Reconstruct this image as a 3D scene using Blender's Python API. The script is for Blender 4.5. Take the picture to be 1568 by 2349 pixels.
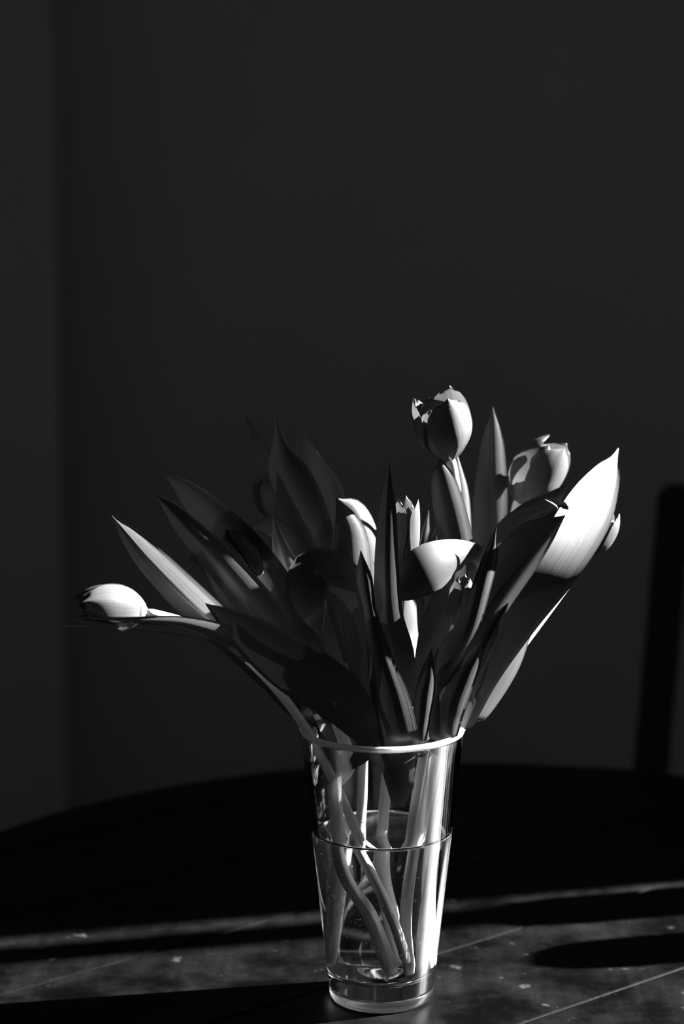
import bpy, bmesh, math, random
from mathutils import Vector, Matrix, noise

scene = bpy.context.scene
for o in list(bpy.data.objects):
    bpy.data.objects.remove(o)
COL = scene.collection
R = math.radians

# ------------------------------------------------------------------ camera, light, exposure
W, H = 1568, 2349
FPX = 85.0 / 36.0 * H                     # focal length in pixels (85 mm on a 36 mm high frame)
PITCH = R(10.0)
TZ = 0.74                                 # table top height
CAM = Vector((0, 0, TZ + 0.64))
FWD = Vector((0, math.cos(PITCH), -math.sin(PITCH)))
UP = Vector((0, math.sin(PITCH), math.cos(PITCH)))
cd = bpy.data.cameras.new('camera')
cam = bpy.data.objects.new('camera', cd); COL.objects.link(cam)
cam.location = CAM
cam.rotation_euler = (R(90) - PITCH, 0, 0)
cd.sensor_fit = 'VERTICAL'; cd.sensor_height = 36; cd.lens = 85
cd.clip_start = 0.05; cd.clip_end = 50
cd.dof.use_dof = True
cd.dof.focus_distance = 1.665
cd.dof.aperture_fstop = 4.0
scene.camera = cam

world = bpy.data.worlds.new('world'); scene.world = world
world.use_nodes = True
world.node_tree.nodes['Background'].inputs[0].default_value = (1, 1, 1, 1)
world.node_tree.nodes['Background'].inputs[1].default_value = 0.019

SUN_AZ, SUN_EL = R(14), R(28)             # from the right, a little behind the flowers
TO_SUN = Vector((math.cos(SUN_EL) * math.cos(SUN_AZ), math.cos(SUN_EL) * math.sin(SUN_AZ), math.sin(SUN_EL)))
sd = bpy.data.lights.new('sun_offscreen', 'SUN'); sd.energy = 80.0; sd.angle = R(0.55)
sun = bpy.data.objects.new('sun_offscreen', sd); COL.objects.link(sun)
sun.rotation_euler = (-TO_SUN).to_track_quat('-Z', 'Y').to_euler()
sd.cycles.is_caustics_light = True
sun.location = (4, 3, 4)

# soft sky light that comes in through the window on the right
ad = bpy.data.lights.new('window_right_offscreen', 'AREA'); ad.shape = 'RECTANGLE'; ad.size = 1.45; ad.size_y = 1.04; ad.energy = 1.2
al = bpy.data.objects.new('window_right_offscreen', ad); COL.objects.link(al)
al.location = (1.69, 1.722, 1.575); al.rotation_euler = (0, R(90), 0)

vs = scene.view_settings
vs.view_transform = 'Standard'; vs.look = 'None'; vs.exposure = 0; vs.gamma = 1; vs.use_curve_mapping = False
scene.cycles.max_bounces = 14
scene.cycles.transparent_max_bounces = 40
scene.cycles.transmission_bounces = 12
scene.cycles.sample_clamp_indirect = 8.0
scene.cycles.use_denoising = True

# ------------------------------------------------------------------ helpers
def ray(px, py):
    return FWD + Vector((1, 0, 0)) * ((px - W / 2) / FPX) - UP * ((py - H / 2) / FPX)

VY = 1.64                                 # distance of the vase axis
def at(px, py, dy=0.0):
    d = ray(px, py)
    return CAM + d * ((VY + dy) / d.y)

MPP = (at(877, 1700) - at(876, 1700)).length   # metres per pixel at the vase

def link(name, me, mat, parent=None):
    o = bpy.data.objects.new(name, me)
    COL.objects.link(o)
    if mat: me.materials.append(mat)
    if parent: o.parent = parent
    return o

def grid_mesh(name, rows, closed_u=False, smooth=True, uv=None, caps=False):
    n, m = len(rows), len(rows[0])
    verts = [tuple(p) for r in rows for p in r]
    faces = []; uvs = []
    for i in range(n - 1):
        for j in range(m if closed_u else m - 1):
            k = (j + 1) % m
            faces.append((i * m + j, i * m + k, (i + 1) * m + k, (i + 1) * m + j))
            uvs += [(j / (m - 1), i / (n - 1)), ((j + 1) / (m - 1), i / (n - 1)), ((j + 1) / (m - 1), (i + 1) / (n - 1)), (j / (m - 1), (i + 1) / (n - 1))]
    if caps:
        faces.append(tuple(range(m - 1, -1, -1))); uvs += [(0, 0)] * m
        faces.append(tuple((n - 1) * m + j for j in range(m))); uvs += [(0, 1)] * m
    me = bpy.data.meshes.new(name)
    me.from_pydata(verts, [], faces)
    lay = me.uv_layers.new(name='UVMap')
    for i, c in enumerate(uvs): lay.data[i].uv = c
    if smooth:
        me.polygons.foreach_set('use_smooth', [True] * len(me.polygons))
    me.update()
    return me

def cr(pts, n):
    """Catmull-Rom through tuples of floats, n samples, by chord length on the first three values"""
    P = [Vector(p[:3]) for p in pts]
    t = [0.0]
    for a, b in zip(P, P[1:]): t.append(t[-1] + max((b - a).length, 1e-6) ** 0.7)
    out = []
    K = len(pts)
    for s in range(n):
        u = t[-1] * s / (n - 1)
        i = 0
        while i < K - 2 and u > t[i + 1]: i += 1
        f = (u - t[i]) / (t[i + 1] - t[i])
        q = []
        for c in range(len(pts[0])):
            p1, p2 = pts[i][c], pts[i + 1][c]
            dt = t[i + 1] - t[i]
            m1 = (p2 - pts[i - 1][c]) / (t[i + 1] - t[i - 1]) * dt if i > 0 else (p2 - p1)
            m2 = (pts[i + 2][c] - p1) / (t[i + 2] - t[i]) * dt if i < K - 2 else (p2 - p1)
            f2, f3 = f * f, f * f * f
            q.append((2 * f3 - 3 * f2 + 1) * p1 + (f3 - 2 * f2 + f) * m1 + (-2 * f3 + 3 * f2) * p2 + (f3 - f2) * m2)
        out.append(q)
    return out

def box(bm, x0, x1, y0, y1, z0, z1):
    v = [bm.verts.new(p) for p in ((x0, y0, z0), (x1, y0, z0), (x1, y1, z0), (x0, y1, z0), (x0, y0, z1), (x1, y0, z1), (x1, y1, z1), (x0, y1, z1))]
    for f in ((0, 3, 2, 1), (4, 5, 6, 7), (0, 1, 5, 4), (1, 2, 6, 5), (2, 3, 7, 6), (3, 0, 4, 7)):
        bm.faces.new([v[i] for i in f])

def boxes(name, lst, mat, parent=None, bevel=0.0):
    bm = bmesh.new()
    for b in lst: box(bm, *b)
    if bevel:
        bmesh.ops.bevel(bm, geom=bm.edges[:], offset=bevel, segments=2, affect='EDGES')
    me = bpy.data.meshes.new(name); bm.to_mesh(me); bm.free()
    return link(name, me, mat, parent)

def struct(o):
    o['kind'] = 'structure'; return o

def thing(o, label, cat, group=None):
    o['label'] = label; o['category'] = cat
    if group: o['group'] = group
    return o

def empty(name, loc):
    o = bpy.data.objects.new(name, None); COL.objects.link(o); o.location = loc
    o.empty_display_size = 0.05
    return o

# ------------------------------------------------------------------ materials
def new_mat(name):
    m = bpy.data.materials.new(name); m.use_nodes = True
    nt = m.node_tree; nt.nodes.clear()
    out = nt.nodes.new('ShaderNodeOutputMaterial')
    return m, nt, out

def N(nt, typ, **kw):
    n = nt.nodes.new(typ)
    for k, v in kw.items():
        if hasattr(n, k): setattr(n, k, v)
        else: n.inputs[k].default_value = v
    return n

def g(v): return (v, v, v, 1)

def ramp(nt, src, p0, v0, p1, v1):
    r = nt.nodes.new('ShaderNodeValToRGB')
    r.color_ramp.elements[0].position = p0; r.color_ramp.elements[0].color = g(v0)
    r.color_ramp.elements[1].position = p1; r.color_ramp.elements[1].color = g(v1)
    nt.links.new(src, r.inputs[0]); return r

def plain(name, v, rough=0.6, spec=0.5, noise_amt=0.15, scale=8):
    m, nt, out = new_mat(name)
    b = N(nt, 'ShaderNodeBsdfPrincipled'); b.inputs['Roughness'].default_value = rough
    b.inputs['Specular IOR Level'].default_value = spec
    tc = N(nt, 'ShaderNodeTexCoord'); no = N(nt, 'ShaderNodeTexNoise'); no.inputs['Scale'].default_value = scale; no.inputs['Detail'].default_value = 5
    nt.links.new(tc.outputs['Object'], no.inputs['Vector'])
    r = ramp(nt, no.outputs['Fac'], 0.3, v * (1 - noise_amt), 0.7, v * (1 + noise_amt))
    nt.links.new(r.outputs[0], b.inputs['Base Color'])
    nt.links.new(b.outputs[0], out.inputs[0])
    return m

def leafy(name, refl, trans, streak, gloss, rough, sx=60.0, sy=1.2):
    """thin sheet: diffuse + translucent + soft gloss, with fine veins along its length (UV)"""
    m, nt, out = new_mat(name)
    uv = N(nt, 'ShaderNodeUVMap'); mp = N(nt, 'ShaderNodeMapping'); mp.inputs['Scale'].default_value = (sx, sy, 1)
    nt.links.new(uv.outputs[0], mp.inputs[0])
    no = N(nt, 'ShaderNodeTexNoise'); no.inputs['Scale'].default_value = 1.0; no.inputs['Detail'].default_value = 4; no.inputs['Roughness'].default_value = 0.6
    nt.links.new(mp.outputs[0], no.inputs['Vector'])
    rc = ramp(nt, no.outputs['Fac'], 0.3, refl * (1 - streak), 0.72, refl * (1 + streak))
    rt = ramp(nt, no.outputs['Fac'], 0.3, trans * (1 - streak), 0.72, trans * (1 + streak))
    bp = N(nt, 'ShaderNodeBump'); bp.inputs['Strength'].default_value = 0.25; bp.inputs['Distance'].default_value = 0.0008
    nt.links.new(no.outputs['Fac'], bp.inputs['Height'])
    d = N(nt, 'ShaderNodeBsdfDiffuse'); t = N(nt, 'ShaderNodeBsdfTranslucent'); s = N(nt, 'ShaderNodeBsdfGlossy')
    s.inputs['Roughness'].default_value = rough; s.inputs['Color'].default_value = g(0.9)
    nt.links.new(rc.outputs[0], d.inputs['Color']); nt.links.new(rt.outputs[0], t.inputs['Color'])
    for q in (d, s): nt.links.new(bp.outputs[0], q.inputs['Normal'])
    a = N(nt, 'ShaderNodeAddShader'); nt.links.new(d.outputs[0], a.inputs[0]); nt.links.new(t.outputs[0], a.inputs[1])
    lw = N(nt, 'ShaderNodeLayerWeight'); lw.inputs['Blend'].default_value = 0.25
    mu = N(nt, 'ShaderNodeMath', operation='MULTIPLY_ADD'); nt.links.new(lw.outputs['Facing'], mu.inputs[0]); mu.inputs[1].default_value = gloss * 2.0; mu.inputs[2].default_value = gloss
    mx = N(nt, 'ShaderNodeMixShader'); nt.links.new(mu.outputs[0], mx.inputs[0]); nt.links.new(a.outputs[0], mx.inputs[1]); nt.links.new(s.outputs[0], mx.inputs[2])
    nt.links.new(mx.outputs[0], out.inputs[0])
    return m

M_wall = plain('painted_wall', 0.285, 0.9, 0.2, 0.05, 3)
M_wall2 = plain('painted_wall_breast', 0.285, 0.9, 0.2, 0.05, 3)
M_floor = plain('dark_floor', 0.05, 0.6, 0.3, 0.3, 5)
M_black = plain('black_chair_paint', 0.008, 0.55, 0.15, 0.2, 20)
M_frame = plain('window_paint', 0.5, 0.6, 0.3, 0.05, 5)
M_leaf = leafy('tulip_leaf', 0.044, 0.0006, 0.28, 0.032, 0.42)
M_petal = leafy('tulip_petal', 0.062, 0.022, 0.25, 0.02, 0.4, 46, 1.6)
M_stem = leafy('tulip_stem', 0.62, 0.05, 0.12, 0.03, 0.35, 14, 3)

def table_mat():
    m, nt, out = new_mat('worn_black_wood')
    b = N(nt, 'ShaderNodeBsdfPrincipled')
    tc = N(nt, 'ShaderNodeTexCoord')
    mp = N(nt, 'ShaderNodeMapping'); mp.inputs['Rotation'].default_value = (0, 0, PLANK_A); mp.inputs['Scale'].default_value = (90, 6, 6)
    nt.links.new(tc.outputs['Object'], mp.inputs[0])
    n1 = N(nt, 'ShaderNodeTexNoise'); n1.inputs['Scale'].default_value = 1; n1.inputs['Detail'].default_value = 6
    nt.links.new(mp.outputs[0], n1.inputs['Vector'])
    n2 = N(nt, 'ShaderNodeTexNoise'); n2.inputs['Scale'].default_value = 14; n2.inputs['Detail'].default_value = 8; n2.inputs['Roughness'].default_value = 0.65
    nt.links.new(tc.outputs['Object'], n2.inputs['Vector'])
    n3 = N(nt, 'ShaderNodeTexNoise'); n3.inputs['Scale'].default_value = 55; n3.inputs['Detail'].default_value = 3
    nt.links.new(tc.outputs['Object'], n3.inputs['Vector'])
    r1 = ramp(nt, n1.outputs['Fac'], 0.25, 0.0008, 0.8, 0.0036)
    r2 = ramp(nt, n2.outputs['Fac'], 0.42, 0.15, 0.72, 2.2)
    r3 = ramp(nt, n3.outputs['Fac'], 0.68, 0.0, 0.84, 0.045)      # chips and scuffs in the lacquer
    mul = N(nt, 'ShaderNodeMixRGB', blend_type='MULTIPLY'); mul.inputs[0].default_value = 1
    nt.links.new(r1.outputs[0], mul.inputs[1]); nt.links.new(r2.outputs[0], mul.inputs[2])
    add = N(nt, 'ShaderNodeMixRGB', blend_type='ADD'); add.inputs[0].default_value = 1
    nt.links.new(mul.outputs[0], add.inputs[1]); nt.links.new(r3.outputs[0], add.inputs[2])
    nt.links.new(add.outputs[0], b.inputs['Base Color'])
    rr = ramp(nt, n2.outputs['Fac'], 0.3, 0.28, 0.7, 0.5)
    nt.links.new(rr.outputs[0], b.inputs['Roughness'])
    b.inputs['Specular IOR Level'].default_value = 0.12
    bp = N(nt, 'ShaderNodeBump'); bp.inputs['Strength'].default_value = 0.3; bp.inputs['Distance'].default_value = 0.001
    nt.links.new(n1.outputs['Fac'], bp.inputs['Height']); nt.links.new(bp.outputs[0], b.inputs['Normal'])
    nt.links.new(b.outputs[0], out.inputs[0])
    return m
PLANK_A = R(-50)
M_table = table_mat()

def real_glass(name, ior, rough=0.0):
    m, nt, out = new_mat(name)
    b = N(nt, 'ShaderNodeBsdfGlass'); b.inputs['IOR'].default_value = ior; b.inputs['Roughness'].default_value = rough
    nt.links.new(b.outputs[0], out.inputs[0]); return m

def thin_glass(name, haze, edge, smear):
    """clear thin pane: lets light through, reflects more at a glancing angle, carries a faint film of limescale"""
    m, nt, out = new_mat(name)
    tr = N(nt, 'ShaderNodeBsdfTransparent'); gl = N(nt, 'ShaderNodeBsdfGlossy'); gl.inputs['Roughness'].default_value = 0.04
    lw = N(nt, 'ShaderNodeLayerWeight'); lw.inputs['Blend'].default_value = 0.5
    pw = N(nt, 'ShaderNodeMath', operation='POWER'); nt.links.new(lw.outputs['Facing'], pw.inputs[0]); pw.inputs[1].default_value = 4.0
    ma = N(nt, 'ShaderNodeMath', operation='MULTIPLY_ADD'); nt.links.new(pw.outputs[0], ma.inputs[0]); ma.inputs[1].default_value = edge; ma.inputs[2].default_value = 0.03
    mx = N(nt, 'ShaderNodeMixShader'); nt.links.new(ma.outputs[0], mx.inputs[0]); nt.links.new(tr.outputs[0], mx.inputs[1]); nt.links.new(gl.outputs[0], mx.inputs[2])
    d = N(nt, 'ShaderNodeBsdfDiffuse'); t = N(nt, 'ShaderNodeBsdfTranslucent'); d.inputs[0].default_value = g(0.5); t.inputs[0].default_value = g(0.5)
    a = N(nt, 'ShaderNodeAddShader'); nt.links.new(d.outputs[0], a.inputs[0]); nt.links.new(t.outputs[0], a.inputs[1])
    tc = N(nt, 'ShaderNodeTexCoord'); mp = N(nt, 'ShaderNodeMapping'); mp.inputs['Scale'].default_value = (60, 60, 22)
    nt.links.new(tc.outputs['Object'], mp.inputs[0])
    no = N(nt, 'ShaderNodeTexNoise'); no.inputs['Scale'].default_value = 1; no.inputs['Detail'].default_value = 5; no.inputs['Roughness'].default_value = 0.6
    nt.links.new(mp.outputs[0], no.inputs['Vector'])
    r = ramp(nt, no.outputs['Fac'], 0.42, haze, 0.75, haze + smear)
    ed = N(nt, 'ShaderNodeMath', operation='MULTIPLY_ADD'); nt.links.new(pw.outputs[0], ed.inputs[0]); ed.inputs[1].default_value = 0.05
    nt.links.new(r.outputs[0], ed.inputs[2])
    m2 = N(nt, 'ShaderNodeMixShader'); nt.links.new(ed.outputs[0], m2.inputs[0]); nt.links.new(mx.outputs[0], m2.inputs[1]); nt.links.new(a.outputs[0], m2.inputs[2])
    nt.links.new(m2.outputs[0], out.inputs[0])
    return m

# ------------------------------------------------------------------ the room
struct(boxes('floor', [(-2.6, 1.7, -0.6, 3.6, -0.05, 0.0)], M_floor))
struct(boxes('wall_back', [(-2.6, 1.7, 3.4, 3.5, 0.0, 2.9)], M_wall))
struct(boxes('wall_left', [(-2.6, -0.381, 3.22, 3.4, 0.0, 2.9)], M_wall2))
WX = 1.6
wy0, wy1, wz0, wz1 = 1.20, 1.845 + 1.6 * math.tan(SUN_AZ), 0.85, 2.30
wr = struct(boxes('wall_right', [(WX, WX + 0.1, -0.6, wy0, 0, 2.9), (WX, WX + 0.1, wy1, 3.4, 0, 2.9),
                                 (WX, WX + 0.1, wy0, wy1, 0, wz0), (WX, WX + 0.1, wy0, wy1, wz1, 2.9)], M_wall))
win = struct(boxes('window_1', [(WX - 0.01, WX + 0.03, wy0 - 0.03, wy0 + 0.01, wz0, wz1), (WX - 0.01, WX + 0.03, wy1 - 0.01, wy1 + 0.03, wz0, wz1),
                                (WX - 0.01, WX + 0.03, wy0, wy1, wz0 - 0.03, wz0 + 0.01), (WX - 0.01, WX + 0.03, wy0, wy1, wz1 - 0.01, wz1 + 0.03)], M_frame))

yb = 1.792 + WX * math.tan(SUN_AZ)
boxes('shade_bar', [(WX + 0.03, WX + 0.06, yb - 0.018, yb + 0.018, wz0, wz1)], M_frame, win)  # bar added in the window to shade back leaves and a table strip

# ------------------------------------------------------------------ round table
TC = Vector((0.11, 1.758)); TR = 0.489
def build_table():
    root = empty('round_table', (TC.x, TC.y, 0))
    thing(root, 'round black wooden table with worn scuffed plank top under the glass vase', 'table')
    a = PLANK_A
    ax = Vector((math.cos(a), math.sin(a))); ay = Vector((-math.sin(a), math.cos(a)))   # ax across planks? planks run along ay
    wpl = 0.139; gap = 0.0016
    k0 = -4
    for k in range(8):
        u0 = (k0 + k) * wpl + gap / 2; u1 = (k0 + k + 1) * wpl - gap / 2
        u0 = max(u0, -TR + 1e-4); u1 = min(u1, TR - 1e-4)
        if u1 - u0 < 0.01: continue
        n = 20
        outline = []
        for i in range(n + 1):
            u = u0 + (u1 - u0) * i / n
            outline.append((u, -math.sqrt(max(TR * TR - u * u, 0))))
        for i in range(n, -1, -1):
            u = u0 + (u1 - u0) * i / n
            outline.append((u, math.sqrt(max(TR * TR - u * u, 0))))
        dz = [0, -0.0004, 0.0003, -0.0002, 0.0002, -0.0003, 0, 0.0002][k]
        bm = bmesh.new()
        top = [bm.verts.new((ax.x * u + ay.x * v, ax.y * u + ay.y * v, TZ + dz)) for u, v in outline]
        bot = [bm.verts.new((p.co.x, p.co.y, TZ - 0.03)) for p in top]
        ft = bm.faces.new(top); bm.faces.new(bot[::-1])
        m = len(top)
        for i in range(m):
            bm.faces.new((top[i], bot[i], bot[(i + 1) % m], top[(i + 1) % m]))
        bmesh.ops.recalc_face_normals(bm, faces=bm.faces[:])
        bmesh.ops.bevel(bm, geom=[e for e in ft.edges], offset=0.0012, segments=2, affect='EDGES')
        me = bpy.data.meshes.new('plank'); bm.to_mesh(me); bm.free()
        link('plank', me, M_table, root)
    # apron, column, feet
    def lathe(name, prof, mat, n=48):
        rows = [[Vector((r * math.cos(2 * math.pi * j / n), r * math.sin(2 * math.pi * j / n), z)) for j in range(n)] for r, z in prof]
        return link(name, grid_mesh(name, rows, True, True), mat, root)
    lathe('apron', [(0.40, TZ - 0.03), (0.43, TZ - 0.03), (0.43, TZ - 0.10), (0.40, TZ - 0.10), (0.40, TZ - 0.03)], M_black)
    lathe('column', [(0.10, TZ - 0.03), (0.06, TZ - 0.10), (0.045, 0.5), (0.06, 0.35), (0.075, 0.25), (0.06, 0.15), (0.0, 0.12)], M_black)
    for i in range(4):
        c, s = math.cos(i * math.pi / 2 + 0.78), math.sin(i * math.pi / 2 + 0.78)
        rows = []
        for q in range(9):
            t = q / 8; r = 0.04 + 0.33 * t; z = 0.22 - 0.19 * t ** 0.7; hw = 0.022 - 0.004 * t; hh = 0.03 - 0.008 * t
            zc = max(z, hh + 0.0)
            rows.append([Vector((c * r - s * a_ * hw, s * r + c * a_ * hw, zc + b_ * hh)) for a_, b_ in ((-1, -1), (1, -1), (1, 1), (-1, 1))])
        link('foot', grid_mesh('foot', rows, True, False, caps=True), M_black, root)
    return root
build_table()

# ------------------------------------------------------------------ chair behind the table
def build_chair():
    # the post's top left corner as seen over the table
    cy = 2.52
    def P(px, py, y):
        d = ray(px, py); return CAM + d * (y / d.y)
    top = P(1512 + 38, 1112, cy + 0.05); low = P(1452 + 38, 1790, cy - 0.02)
    slope = (low - top) / (low.z - top.z)
    root = empty('dining_chair', (low.x + 0.2, cy - 0.2, 0))
    thing(root, 'black wooden chair with a straight post and broad top rail behind the table', 'chair')
    bx = root.location
    def post(p, sx):
        rows = []
        zs = [0.0, 0.45, low.z, 0.5 * (low.z + top.z), top.z - 0.012, top.z]
        for i, z in enumerate(zs):
            q = low + slope * (z - low.z) if z >= 0.45 else low + slope * (0.45 - low.z) + Vector((0, 0.05 * (0.45 - z) / 0.45, z - 0.45))
            w = 0.0175; dd = 0.012
            if i == 5: w -= 0.009; dd -= 0.004
            c = Vector((q.x + sx, q.y, z)) - bx
            rows.append([c + Vector((a * w, b * dd, 0)) for a, b in ((-1, -1), (1, -1), (1, 1), (-1, 1))])
        return link('back_post', grid_mesh('back_post', rows, True, False, caps=True), M_black, root)
    post(low, 0.0); post(low, 0.38)
    def rail(name, z0, z1):
        rows = []
        for i in range(9):
            t = i / 8
            off = 0.03 * math.sin(math.pi * t)
            r = []
            for z, dd in ((z0, -0.009), (z1, -0.009), (z1, 0.009), (z0, 0.009)):
                q = low + slope * (z - low.z)
                r.append(Vector((q.x + 0.38 * t, q.y + off + dd, z)) - bx)
            rows.append(r)
        link(name, grid_mesh(name, rows, True, False, caps=True), M_black, root)
    zt = top.z
    z_bot = P(1568, 1290, cy + 0.03).z
    rail('top_rail', z_bot, zt - 0.004)
    rail('cross_rail', 0.56, 0.60)
    sx0 = low.x - bx.x - 0.02
    boxes('seat', [(sx0, sx0 + 0.42, -0.19, 0.2, 0.435, 0.46)], M_black, root, 0.006)
    for sx in (sx0 + 0.02, sx0 + 0.40):
        rows = []
        for z, w in ((0.0, 0.012), (0.25, 0.015), (0.436, 0.018)):
            rows.append([Vector((sx + a * w, -0.17 + b * w, z)) for a, b in ((-1, -1), (1, -1), (1, 1), (-1, 1))])
        link('front_leg', grid_mesh('front_leg', rows, True, False, caps=True), M_black, root)
build_chair()

def build_shade_chair():
    # unseen chair, added beyond the frame so its slats shade the table
    X0 = 0.66
    tz = math.tan(SUN_EL) / math.cos(SUN_AZ)
    sh = lambda c: c + X0 * math.tan(SUN_AZ)
    root = empty('dining_chair', (X0 + 0.2, sh(1.72), 0))
    thing(root, 'unseen black chair with round-topped back slats, added to shade the table', 'chair')
    L = root.location
    def slat(name, c, w, ztop, zbot=0.0):
        rows = []
        for z, k in ((zbot, 1), (0.46, 1), (ztop - 0.03, 1), (ztop - 0.012, 0.85), (ztop, 0.45)):
            q = Vector((X0, sh(c), z)) - L
            rows.append([q + Vector((a * 0.011, b * w * k / 2, 0)) for a, b in ((-1, -1), (1, -1), (1, 1), (-1, 1))])
        link(name, grid_mesh(name, rows, True, False, caps=True), M_black, root)
    slat('back_post', 1.777, 0.062, TZ + (X0 - 0.12) * tz)
    slat('back_post', 1.675, 0.058, TZ + (X0 - 0.15) * tz, 0.0)
    for z in (0.52, 0.66):
        boxes('cross_rail', [(X0 - 0.008 - L.x, X0 + 0.008 - L.x, sh(1.675) - L.y, sh(1.777) - L.y, z, z + 0.03)], M_black, root)
    boxes('seat', [(X0 - 0.01 - L.x, X0 + 0.37 - L.x, sh(1.60) - L.y, sh(1.85) - L.y, 0.435, 0.46)], M_black, root, 0.006)
    for c in (1.62, 1.83):
        boxes('front_leg', [(X0 + 0.32 - L.x, X0 + 0.355 - L.x, sh(c) - L.y - 0.017, sh(c) - L.y + 0.017, 0, 0.437)], M_black, root)
build_shade_chair()

# ------------------------------------------------------------------ glass vase with water
AX = at(876, 1700).x
axis = Vector((AX, VY, 0))
z_rim = at(876, 1668).z
r_rim = 191 * MPP * 0.985
r_base = 117 * MPP * 1.02
WALL = 0.0036
def r_out(z):
    t = (z - TZ) / (z_rim - TZ)
    return r_base + (r_rim - r_base) * t
Z_FLOOR = TZ + 0.021
Z_WATER = at(876, 1906).z
GLASS_MODE = 'thin'

def lathe_local(prof, n=96):
    return [[Vector((r * math.cos(2 * math.pi * j / n), r * math.sin(2 * math.pi * j / n), z)) for j in range(n)] for r, z in prof]

def build_vase():
    root = empty('glass_vase', (axis.x, axis.y, TZ))
    thing(root, 'tall clear glass vase flaring to a bright round rim, holding the tulips', 'vase')
    zr = z_rim - TZ
    ro = lambda z: r_out(z + TZ)
    zb = 0.021
    mg = real_glass('clear_glass', 1.47)
    nb = 14
    zt = zr - 0.0022
    outer = [(ro(zb + (zt - zb) * i / nb), zb + (zt - zb) * i / nb) for i in list(range(nb + 1))[:-1] + [nb - 0.1, nb]]
    inner = [(ro(zb + (zt - zb) * i / nb) - WALL - 0.001 * (1 - i / nb), zb + (zt - zb) * i / nb) for i in [0, 0.1] + list(range(1, nb)) + [nb - 0.1, nb]]
    prof = [(0.0001, 0.0096), (ro(0.0096) - 0.003, 0.0096), (ro(0.0096) - 0.0008, 0.0098), (ro(0.0102), 0.0102), (ro(0.0112), 0.0112), (ro(0.015), 0.015)]
    prof += outer + [(ro(zt) - 0.0003, zt + 0.0004), (ro(zt) - 0.0010, zt + 0.0008), (ro(zt) - WALL + 0.0010, zt + 0.0008), (ro(zt) - WALL + 0.0003, zt + 0.0004)] + inner[::-1] + [(ro(zb) - 0.007, zb - 0.002), (0.02, zb - 0.0042), (0.0001, zb - 0.005)]
    o = link('glass_body', grid_mesh('glass_body', lathe_local(prof, 128), True), mg, root)
    o.cycles.is_caustics_caster = True
    # rounded rim
    rc = ro(zr) - WALL / 2
    prof = [(rc + (WALL / 2 + 0.0002) * math.cos(a), zr - 0.0010 + 0.0022 * math.sin(a)) for a in [2 * math.pi * k / 12 for k in range(13)]]
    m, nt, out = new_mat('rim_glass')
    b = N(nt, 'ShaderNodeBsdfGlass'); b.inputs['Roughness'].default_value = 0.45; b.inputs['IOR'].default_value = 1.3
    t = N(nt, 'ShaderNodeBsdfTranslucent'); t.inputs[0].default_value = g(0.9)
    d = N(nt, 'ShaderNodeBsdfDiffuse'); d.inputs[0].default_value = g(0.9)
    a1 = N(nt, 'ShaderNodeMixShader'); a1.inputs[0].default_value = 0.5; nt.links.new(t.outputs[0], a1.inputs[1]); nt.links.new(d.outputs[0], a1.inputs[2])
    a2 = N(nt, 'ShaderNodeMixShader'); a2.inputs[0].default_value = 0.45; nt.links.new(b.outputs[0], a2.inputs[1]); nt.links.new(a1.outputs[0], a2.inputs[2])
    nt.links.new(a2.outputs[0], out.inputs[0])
    link('rim', grid_mesh('rim', lathe_local(prof), True), m, root)
    # limescale film inside the wall, above the water on the side away from the window
    m, nt, out = new_mat('limescale_film')
    d = N(nt, 'ShaderNodeBsdfDiffuse'); d.inputs[0].default_value = g(0.5); tl = N(nt, 'ShaderNodeBsdfTranslucent'); tl.inputs[0].default_value = g(0.5); tr = N(nt, 'ShaderNodeBsdfTransparent')
    ad_ = N(nt, 'ShaderNodeAddShader'); nt.links.new(d.outputs[0], ad_.inputs[0]); nt.links.new(tl.outputs[0], ad_.inputs[1])
    tc = N(nt, 'ShaderNodeTexCoord'); mp = N(nt, 'ShaderNodeMapping'); mp.inputs['Scale'].default_value = (110, 110, 55); nt.links.new(tc.outputs['Object'], mp.inputs[0])
    no = N(nt, 'ShaderNodeTexNoise'); no.inputs['Scale'].default_value = 1; no.inputs['Detail'].default_value = 6; no.inputs['Roughness'].default_value = 0.65; nt.links.new(mp.outputs[0], no.inputs['Vector'])
    r = ramp(nt, no.outputs['Fac'], 0.42, 0.0, 0.75, 0.16)
    mx = N(nt, 'ShaderNodeMixShader'); nt.links.new(r.outputs[0], mx.inputs[0]); nt.links.new(tr.outputs[0], mx.inputs[1]); nt.links.new(ad_.outputs[0], mx.inputs[2])
    nt.links.new(mx.outputs[0], out.inputs[0])
    rows = []
    zw = Z_WATER - TZ + 0.004
    for i in range(9):
        z = zw + (zt - 0.004 - zw) * i / 8
        rad = ro(z) - WALL - 0.0012
        rows.append([Vector((rad * math.cos(R(a)), rad * math.sin(R(a)), z)) for a in range(140, 241, 4)])
    o = link('limescale_film', grid_mesh('limescale_film', rows), m, root)
    o.cycles.is_caustics_receiver = True
    # the bottom of the thick foot, lightly ground
    mf = real_glass('ground_glass', 1.47, 0.17)
    fb = [(0.0001, 0.0014), (0.017, 0.0014), (0.020, 0.0022), (r_base - 0.006, 0.0016), (r_base - 0.003, 0.0), (r_base - 0.0008, 0.0010), (ro(0.003), 0.003), (ro(0.006), 0.006), (ro(0.0086), 0.0086),
          (ro(0.0092) - 0.0006, 0.0093), (ro(0.0092) - 0.003, 0.0095), (0.0001, 0.0095)]
    link('foot', grid_mesh('foot', lathe_local(fb), True), mf, root)
    return root
build_vase()

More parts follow.
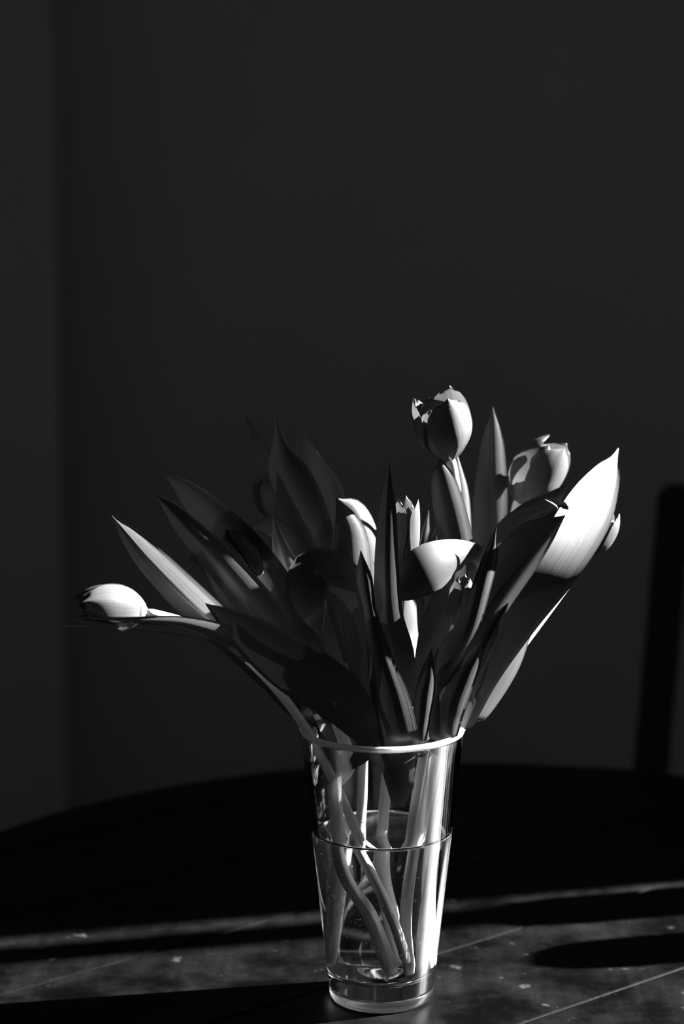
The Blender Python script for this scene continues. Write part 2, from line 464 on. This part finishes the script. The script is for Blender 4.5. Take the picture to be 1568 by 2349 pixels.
def build_water():
    zr = Z_WATER - TZ
    ri = lambda z: r_out(z + TZ) - WALL + 0.0006
    prof = [(0.0001, 0.0185), (ri(0.022) - 0.006, 0.0195), (ri(0.024), 0.024)]
    prof += [(ri(0.024 + (zr - 0.024) * i / 10), 0.024 + (zr - 0.024) * i / 10) for i in range(1, 11)]
    prof += [(ri(zr) + 0.0004, zr + 0.0022), (ri(zr) - 0.0012, zr + 0.0006), (ri(zr) - 0.004, zr), (0.0001, zr)]
    mw = real_glass('water', 1.33)
    o = link('water', grid_mesh('water', lathe_local(prof), True), mw)
    o.location = (axis.x, axis.y, TZ)
    o.cycles.is_caustics_caster = True
    thing(o, 'clear still water filling the lower half of the glass vase', 'water')
    # meniscus ring
    rr = ri(zr) - 0.0022
    ring = [(rr + 0.0010 * math.cos(a), zr + 0.0006 + 0.0012 * math.sin(a)) for a in [2 * math.pi * k / 8 for k in range(9)]]
    m = thin_glass('meniscus', 0.10, 0.5, 0.15)
    link('meniscus', grid_mesh('meniscus', lathe_local(ring), True), m, o)
    # bubbles clinging to the inside of the glass
    rnd = random.Random(5)
    bm = bmesh.new()
    for i in range(230):
        px = rnd.gauss(800, 26) if i < 95 else rnd.uniform(750, 1000)
        py = rnd.uniform(1990, 2215)
        if i < 70: py = 2000 + (px - 760) * 2.0 + rnd.gauss(0, 40)
        py = min(max(py, 1985), 2225)
        z = at(px, py, -0.045).z - TZ
        xx = at(px, py, -0.045).x - axis.x
        r_ = ri(z) - 0.0020
        if abs(xx) > r_ * 0.93: continue
        yy = -math.sqrt(r_ * r_ - xx * xx)
        bmesh.ops.create_icosphere(bm, subdivisions=1, radius=rnd.choice([0.0003, 0.0004, 0.0006]), matrix=Matrix.Translation((xx, yy, z)))
    for f in bm.faces: f.smooth = True
    me = bpy.data.meshes.new('air_bubbles'); bm.to_mesh(me); bm.free()
    b = link('air_bubbles', me, thin_glass('bubble_skin', 0.85, 0.1, 0.1), o)
    b['kind'] = 'stuff'
build_water()

# ------------------------------------------------------------------ tulips
def to_vase(p):
    """keep a point that lies below the rim inside the glass"""
    if p.z < z_rim:
        rr = r_out(p.z) - WALL - 0.0075
        d = Vector((p.x - axis.x, p.y - axis.y))
        if d.length > rr:
            d *= rr / d.length
            p = Vector((axis.x + d.x, axis.y + d.y, p.z))
        p.z = max(p.z, TZ + 0.026)
    return p

def stem(root, pts, w=24, collar=None):
    """pts: (px, py, dy) from the flower down to the bottom of the vase"""
    P = [to_vase(at(*p)) for p in pts]
    S = cr([(p.x, p.y, p.z) for p in P], 60)
    S = [Vector(s) for s in S]
    rows = []
    n = 12
    up = Vector((0, 1, 0))
    for i, s in enumerate(S):
        T = (S[min(i + 1, 59)] - S[max(i - 1, 0)]).normalized()
        A = T.cross(up).normalized(); B = T.cross(A).normalized()
        r = w * MPP / 2 * (0.92 + 0.12 * i / 59)
        if i == 0 or i == 59: r *= 0.75
        rows.append([s - root.location + A * (r * math.cos(2 * math.pi * j / n)) + B * (r * math.sin(2 * math.pi * j / n)) for j in range(n)])
    link('stem', grid_mesh('stem', rows, True, True, caps=True), M_stem, root)
    return S

def leaf(root, S, pts, cup=0.25, fold=0.0, roll=0, twist=0, lip=1, attach=True, wave=0.0, n=34, m=15, seed=0):
    """pts: (px, py, dy, full width in px). cup>0: edges turn towards the camera side; fold: V along the midrib"""
    rnd = random.Random(seed * 7 + int(pts[-1][0]) * 3 + int(pts[-1][1]))
    C = []
    for i, q in enumerate(pts):
        p = at(q[0], q[1], q[2])
        k = (VY + q[2]) / VY
        C.append((p.x, p.y, p.z, q[3] * MPP * k))
    if attach and S:
        b = Vector(C[0][:3])
        cand = [s for s in S if s.z < b.z - 0.012] or S
        s = min(cand, key=lambda s: (s - b).length)
        if (s - b).length > 0.006:
            C.insert(0, (s.x, s.y, s.z, min(C[0][3] * 0.8, 16 * MPP)))
    Q = cr(C, n)
    L = len(Q)
    rows = []
    ph = rnd.random() * 6.28
    for i, q in enumerate(Q):
        p = Vector(q[:3]); w = max(q[3], 0.0) * 0.5
        t = i / (L - 1)
        T = (Vector(Q[min(i + 1, L - 1)][:3]) - Vector(Q[max(i - 1, 0)][:3])).normalized()
        V = (CAM - p).normalized()
        B = T.cross(V)
        if B.length < 0.15: B = B + Vector((0.15, 0, 0))
        B = B.normalized()
        Nn = B.cross(T).normalized()
        if Nn.dot(V) < 0: Nn = -Nn
        rot = Matrix.Rotation(R(roll + twist * (t - 0.5)), 3, T)
        # keep the silhouette width about right when the blade is turned
        B = rot @ B; Nn = rot @ Nn
        w /= max(math.cos(R(roll + twist * (t - 0.5))), 0.4)
        if i == L - 1: w = 0.0002
        row = []
        for j in range(m):
            u = -1 + 2 * j / (m - 1)
            au = abs(u)
            h = cup * w * (au ** 2) + fold * w * au
            h += wave * w * math.sin(ph + t * 11 + (2.1 if u > 0 else 0)) * au ** 2
            row.append(p + B * (u * w) + Nn * h - root.location)
        # a slightly thickened, turned edge
        if lip:
            e = min(0.0007, w * 0.25)
            row[0] = row[0] + Nn * e * lip; row[-1] = row[-1] + Nn * e * lip
        if p.z < z_rim + 0.002:
            rr = []
            for v in row:
                rr.append(to_vase(v + root.location) - root.location)
            row = rr
        rows.append(row)
    return link('leaf', grid_mesh('leaf', rows, False, True), M_leaf, root)

def bloom(root, base, tip, width, mat, dyb=0, dyt=0, close=0.35, phase=0.0, open_=None, n_pet=6, jit=0.06, seed=1, tipcurl=0.0, full=0.45):
    """tulip head: three outer and three inner petals round a cup; base, tip in pixels"""
    rnd = random.Random(seed)
    b = at(base[0], base[1], dyb); t_ = at(tip[0], tip[1], dyt)
    axv = t_ - b; Ln = axv.length; Z = axv.normalized()
    X = Z.cross(Vector((0, 1, 0))).normalized(); Y = Z.cross(X).normalized()
    Rm = width * MPP * 0.5
    n, m = 18, 13
    for k in range(n_pet):
        inner = k >= 3
        a0 = phase + (k % 3) * 2 * math.pi / 3 + (math.pi / 3 if inner else 0)
        sc = 0.85 if inner else 1.0
        ln = Ln * (1.0 + rnd.uniform(-jit, jit) * 0.6 - (0.11 if inner else 0.0))
        cl = close * (1 + rnd.uniform(-0.3, 0.3)) if open_ is None else open_[k]
        half = R(54 if not inner else 58)
        rows = []
        for i in range(n):
            t = i / (n - 1)
            # cup profile
            if t < full:
                rr = 0.16 + 0.84 * math.sin(t / full * math.pi / 2) ** 0.8
            else:
                s = (t - full) / (1 - full)
                rr = 1 + (cl - 1) * s ** 2.5
            rr += tipcurl * max(0, t - 0.85) / 0.15 * 0.25
            if t < 0.62: wprof = 0.45 + 0.55 * math.sin(t / 0.62 * math.pi / 2)
            else: wprof = math.sqrt(max(0.0, 1 - ((t - 0.62) / 0.38) ** 2.6)) * 0.97 + 0.03
            row = []
            for j in range(m):
                u = -1 + 2 * j / (m - 1)
                ang = a0 + u * half * wprof * (1.0 + 0.35 * max(0, t - 0.5) * (1 - cl))
                r_ = Rm * sc * rr * (1 - 0.05 * abs(u) ** 2 + (0 if inner else 0.07 * abs(u) ** 6)) + Rm * 0.05 * (1 - abs(u)) ** 4 * (1 - t * 0.5)
                r_ += Rm * 0.012 * math.sin(7 * u + k) * t
                z = ln * t - ln * 0.06 * u * u * max(0, t - 0.6) * 2
                row.append(b + X * (r_ * math.cos(ang)) + Y * (r_ * math.sin(ang)) + Z * z - root.location)
            rows.append(row)
        link('petal', grid_mesh('petal', rows, False, True), mat, root)

GR = 'tulips in the glass vase'
def tulip(label):
    o = empty('tulip', (axis.x, axis.y, TZ + 0.0245))
    return thing(o, label, 'tulip', GR)

# --- 1: drooping to the far left, white in the sun
t = tulip('pale tulip drooping sideways far from the vase, its closed head lit white')
S = stem(t, [(334, 1404, -.055), (400, 1420, -.05), (470, 1440, -.045), (570, 1515, -.03), (680, 1640, -.01), (770, 1800, -.01), (840, 1960, -.02), (900, 2110, -.03), (938, 2208, -.03)], 22)
bloom(t, (333, 1400), (178, 1388), 104, M_petal, -.055, -.085, close=0.5, phase=-2.0, seed=3, jit=.08)
leaf(t, S, [(640, 1580, -.015, 60), (540, 1480, -.03, 74), (430, 1378, -.038, 80), (340, 1285, -.04, 66), (290, 1225, -.04, 38), (256, 1182, -.04, 0)], cup=-.1, fold=-.55, roll=-15)
leaf(t, S, [(650, 1600, -.01, 50), (550, 1480, -.05, 54), (430, 1430, -.08, 30), (300, 1422, -.098, 14), (165, 1416, -.105, 0)], cup=-.2, fold=-.1, roll=-28)
leaf(t, S, [(600, 1540, .03, 40), (500, 1458, .03, 46), (390, 1440, .025, 30), (260, 1436, .02, 14), (95, 1436, .02, 0)], cup=-.2, roll=-35)

# --- 2: bud among the leaves on the left
t = tulip('grey half-hidden tulip bud lying between two long leaves above the drooping tulip')
S = stem(t, [(596, 1310, .008), (650, 1400, .034), (720, 1530, .03), (775, 1660, .01), (800, 1760, -.02), (765, 1800, -.03), (738, 1870, -.035), (742, 1940, -.035), (790, 2010, -.03), (850, 2085, -.02), (885, 2190, -.01), (893, 2245, -.01)], 30)
bloom(t, (600, 1318), (517, 1220), 60, M_petal, 0.004, -.004, close=0.35, phase=2.62, seed=5)
leaf(t, S, [(720, 1590, .0, 60), (630, 1450, -.015, 84), (520, 1312, -.022, 78), (430, 1215, -.02, 56), (385, 1165, -.018, 34), (358, 1138, -.016, 0)], cup=-.2, fold=-.2, roll=-16)
leaf(t, S, [(740, 1600, .03, 70), (660, 1430, .02, 112), (560, 1280, .016, 108), (470, 1172, .014, 74), (410, 1112, .014, 36), (378, 1093, .014, 0)], cup=-.2, roll=-25)
leaf(t, S, [(640, 1500, .02, 60), (545, 1375, .02, 74), (490, 1305, .018, 50), (462, 1272, .012, 26), (440, 1290, .004, 22), (424, 1318, .002, 0)], cup=.2, roll=-10)
leaf(t, S, [(835, 1705, -.036, 56), (775, 1610, -.05, 122), (670, 1532, -.058, 128), (560, 1452, -.06, 82), (510, 1412, -.06, 42), (470, 1384, -.06, 0)], cup=-.2, roll=-30, wave=.05)
leaf(t, S, [(722, 1690, .01, 40), (690, 1630, .005, 44), (640, 1572, 0, 34), (590, 1520, 0, 0)], cup=.2, roll=-20)

# --- 3: blurred one at the back left
t = tulip('dim tulip at the back of the bunch, its head partly hidden by tall leaves')
S = stem(t, [(620, 1186, .19), (665, 1270, .17), (740, 1450, .12), (800, 1620, .06), (830, 1800, .03), (815, 2000, .02), (795, 2200, .01)], 24)
bloom(t, (622, 1188), (594, 1095), 56, M_petal, .19, .19, close=0.4, phase=0.2, seed=8)
leaf(t, S, [(740, 1470, .15, 50), (665, 1240, .18, 56), (618, 1080, .2, 42), (592, 1015, .2, 26), (563, 953, .2, 0)], cup=.2, roll=0)
leaf(t, S, [(805, 1540, .07, 50), (750, 1330, .08, 56), (700, 1185, .085, 92), (655, 1080, .09, 86), (640, 1020, .09, 34), (630, 948, .085, 0)], cup=-.25, fold=-.1, roll=-30, twist=50)
leaf(t, S, [(815, 1480, .09, 60), (772, 1260, .11, 84), (730, 1120, .12, 76), (702, 1040, .12, 50), (686, 983, .12, 0)], cup=-.1, roll=-35)
leaf(t, S, [(810, 1460, .08, 60), (782, 1260, .09, 66), (752, 1120, .1, 54), (722, 1030, .1, 0)], cup=-.2, roll=-35)
leaf(t, S, [(700, 1340, .12, 40), (665, 1240, .12, 44), (620, 1205, .12, 40), (563, 1215, .12, 0)], cup=.2, roll=-20)
leaf(t, S, [(770, 1570, .05, 60), (705, 1410, .04, 80), (650, 1285, .035, 48), (624, 1181, .03, 0)], cup=-.3, fold=-.2, roll=-15)

# --- 4: the tallest, dark head
t = tulip('tulip standing tallest in the bunch, its cupped petals slightly open on an upright stem')
S = stem(t, [(1033, 1050, .04), (1045, 1130, .045), (1056, 1300, .045), (1030, 1500, .03), (975, 1720, .01), (958, 1960, .0), (955, 2100, .0), (956, 2240, .0)], 26)
bloom(t, (1030, 1056), (1003, 905), 132, M_petal, .04, .035, close=0.78, phase=1.95, seed=11, jit=.07, full=.5)
leaf(t, S, [(1060, 1440, .05, 50), (1052, 1290, .045, 78), (1034, 1180, .035, 74), (1015, 1095, .03, 52), (1008, 1050, .03, 0)], cup=-.4, roll=5)
leaf(t, S, [(1075, 1420, .06, 40), (1068, 1270, .06, 36), (1062, 1130, .06, 30), (1046, 1034, .06, 0)], cup=-.4, roll=30)
leaf(t, S, [(985, 1500, .06, 36), (974, 1330, .06, 36), (978, 1230, .06, 22), (983, 1170, .06, 0)], cup=-.3, roll=30)
leaf(t, S, [(1000, 1480, .05, 50), (1002, 1330, .05, 46), (1003, 1250, .05, 34), (1003, 1202, .05, 0)], cup=-.3, roll=25)

leaf(t, S, [(960, 1580, .08, 40), (950, 1480, .11, 62), (938, 1400, .115, 44), (930, 1350, .115, 0)], cup=-.2, roll=38)

# --- 5: back right
t = tulip('plump tulip tilted outward behind the curled white leaf tip')
S = stem(t, [(1190, 1142, .1), (1168, 1225, .1), (1110, 1400, .08), (1040, 1600, .04), (1000, 1780, .02), (990, 1960, .02), (985, 2100, .015), (978, 2235, .01)], 26)
bloom(t, (1185, 1150), (1283, 1010), 124, M_petal, .1, .1, close=0.5, phase=2.0, seed=14)
leaf(t, S, [(1095, 1440, .1, 50), (1112, 1290, .11, 74), (1124, 1150, .11, 78), (1130, 1030, .11, 56), (1132, 980, .11, 34), (1130, 933, .11, 0)], cup=-.35, fold=-.1, roll=-6, twist=40)
leaf(t, S, [(1090, 1430, .08, 40), (1140, 1245, .08, 50), (1200, 1178, .075, 42), (1262, 1146, .075, 38), (1306, 1106, .075, 0)], cup=.3, roll=10)
leaf(t, S, [(1090, 1420, .07, 50), (1150, 1260, .07, 72), (1200, 1205, .07, 62), (1245, 1165, .07, 0)], cup=-.2, roll=45)

# --- 6: centre
t = tulip('small upright tulip bud beside the tall pointed leaf in the middle of the bunch')
S = stem(t, [(925, 1302, .0), (915, 1380, .0), (905, 1560, .0), (890, 1750, .0), (875, 1960, .01), (890, 2090, .015), (905, 2225, .015)], 26)
bloom(t, (928, 1304), (934, 1143), 62, M_petal, .0, .0, close=0.7, phase=2.75, seed=17, jit=.05)
leaf(t, S, [(905, 1640, -.015, 60), (905, 1520, -.025, 86), (888, 1410, -.03, 66), (884, 1280, -.03, 54), (887, 1160, -.03, 38), (892, 1057, -.03, 0)], cup=-.3, fold=-.25, roll=-10)
leaf(t, S, [(845, 1600, .0, 50), (822, 1440, .0, 70), (810, 1300, .004, 84), (802, 1215, .008, 68), (770, 1141, .006, 0)], cup=-.35, roll=8)
leaf(t, S, [(850, 1520, .03, 50), (845, 1330, .035, 64), (838, 1235, .04, 66), (812, 1168, .045, 50), (776, 1144, .045, 0)], cup=-.3, roll=20)
leaf(t, S, [(850, 1600, .0, 60), (822, 1420, -.002, 76), (785, 1325, -.006, 86), (725, 1300, -.012, 90), (700, 1345, -.02, 92), (714, 1400, -.024, 74), (735, 1466, -.024, 0)], cup=-.05, roll=-20, twist=70)
leaf(t, S, [(980, 1620, .06, 40), (1045, 1430, .07, 50), (1098, 1300, .05, 52), (1055, 1278, .0, 76), (990, 1305, -.02, 112), (930, 1345, -.022, 84), (880, 1380, -.02, 0)], cup=-.35, roll=-15)
leaf(t, S, [(840, 1560, .10, 50), (806, 1450, .126, 74), (776, 1370, .129, 64), (745, 1300, .129, 0)], cup=-.2, roll=38)

# --- 7: bud hugged by a curved leaf
t = tulip('grey tulip bud hugged by a broad curved leaf with a long bright edge')
S = stem(t, [(1046, 1430, -.01), (1030, 1500, -.015), (995, 1620, -.02), (965, 1760, -.02), (935, 1960, -.02), (920, 2100, -.015), (925, 2230, -.01)], 24)
bloom(t, (1046, 1436), (1066, 1320), 62, M_petal, -.012, -.012, close=0.4, phase=2.5, seed=21)
leaf(t, S, [(985, 1680, -.02, 50), (1000, 1585, -.03, 62), (1036, 1500, -.035, 64), (1078, 1430, -.037, 50), (1104, 1350, -.036, 44), (1124, 1280, -.032, 34), (1138, 1210, -.03, 0)], cup=-.5, fold=-.05, roll=6)
leaf(t, S, [(985, 1690, -.01, 50), (985, 1600, -.01, 76), (1000, 1480, 0, 84), (1014, 1390, .01, 64), (1020, 1330, .01, 0)], cup=.1, roll=-20)
leaf(t, S, [(962, 1720, -.046, 24), (968, 1640, -.046, 40), (979, 1560, -.042, 40), (990, 1487, -.04, 0)], cup=-.45, roll=-2)
leaf(t, S, [(910, 1850, -.03, 30), (908, 1780, -.044, 84), (903, 1710, -.05, 98), (890, 1620, -.052, 90), (864, 1500, -.052, 54), (846, 1400, -.046, 30), (832, 1325, -.042, 36), (827, 1262, -.04, 0)], cup=-.55, roll=-20, attach=False)

# --- 8: far right, behind the big leaf
t = tulip('white sunlit tulip hidden behind the largest outer leaf')
S = stem(t, [(1345, 1275, .042), (1270, 1380, .04), (1150, 1540, .025), (1050, 1700, .01), (1022, 1830, .01), (1024, 1920, .01), (1000, 2050, .01), (992, 2150, .01), (985, 2230, .005)], 24)
bloom(t, (1345, 1275), (1410, 1176), 66, M_petal, .042, .046, close=0.35, phase=0.7, seed=25)
leaf(t, S, [(1045, 1690, .0, 40), (1110, 1545, -.002, 72), (1190, 1412, -.004, 96), (1270, 1298, .0, 114), (1342, 1180, .03, 116), (1390, 1092, .07, 64), (1408, 1056, .085, 22), (1418, 1028, .095, 0)], cup=.15, roll=10, twist=14)
leaf(t, S, [(1015, 1650, -.01, 50), (1062, 1525, -.018, 66), (1115, 1402, -.022, 92), (1190, 1285, -.024, 98), (1250, 1220, -.024, 58), (1296, 1182, -.024, 0)], cup=-.5, roll=14)
leaf(t, S, [(1180, 1310, .03, 30), (1250, 1215, .03, 40), (1288, 1172, .028, 30), (1280, 1155, .018, 20), (1249, 1145, .01, 0)], cup=.3, roll=0)
leaf(t, S, [(1120, 1350, .03, 40), (1200, 1230, .035, 44), (1275, 1180, .035, 0)], cup=.2, roll=-20)

# --- 9: bud low on the right
t = tulip('slim tulip bud pressed between bright leaves just above the rim')
S = stem(t, [(1085, 1600, .0), (1060, 1660, .0), (1030, 1750, -.005), (1000, 1900, -.02), (975, 2000, -.02), (965, 2120, -.02), (960, 2235, -.015)], 26)
bloom(t, (1086, 1604), (1112, 1428), 42, M_petal, .0, .0, close=0.3, phase=1.6, seed=29)
leaf(t, S, [(1052, 1690, .012, 40), (1100, 1625, .012, 70), (1160, 1535, .012, 66), (1200, 1465, .014, 34), (1225, 1418, .016, 0)], cup=-.2, roll=55)
leaf(t, S, [(1024, 1705, -.03, 44), (1032, 1640, -.034, 62), (1062, 1560, -.032, 56), (1085, 1510, -.03, 40), (1104, 1470, -.03, 0)], cup=-.45, roll=5)
leaf(t, S, [(1085, 1580, -.012, 20), (1120, 1475, -.014, 36), (1152, 1395, -.014, 26), (1174, 1341, -.014, 0)], cup=.3, fold=.3, roll=-15)
leaf(t, S, [(1070, 1650, .02, 50), (1130, 1510, .025, 72), (1190, 1390, .03, 62), (1238, 1285, .03, 0)], cup=.2, roll=15)
leaf(t, S, [(1000, 1715, -.036, 22), (997, 1650, -.036, 28), (1006, 1585, -.034, 0)], cup=-.3)

# sunlight focused by the glass and the water falls on these
for o in bpy.data.objects:
    if o.type == 'MESH' and o.name.split('.')[0] in ('stem', 'leaf', 'plank', 'air_bubbles', 'meniscus'):
        o.cycles.is_caustics_receiver = True
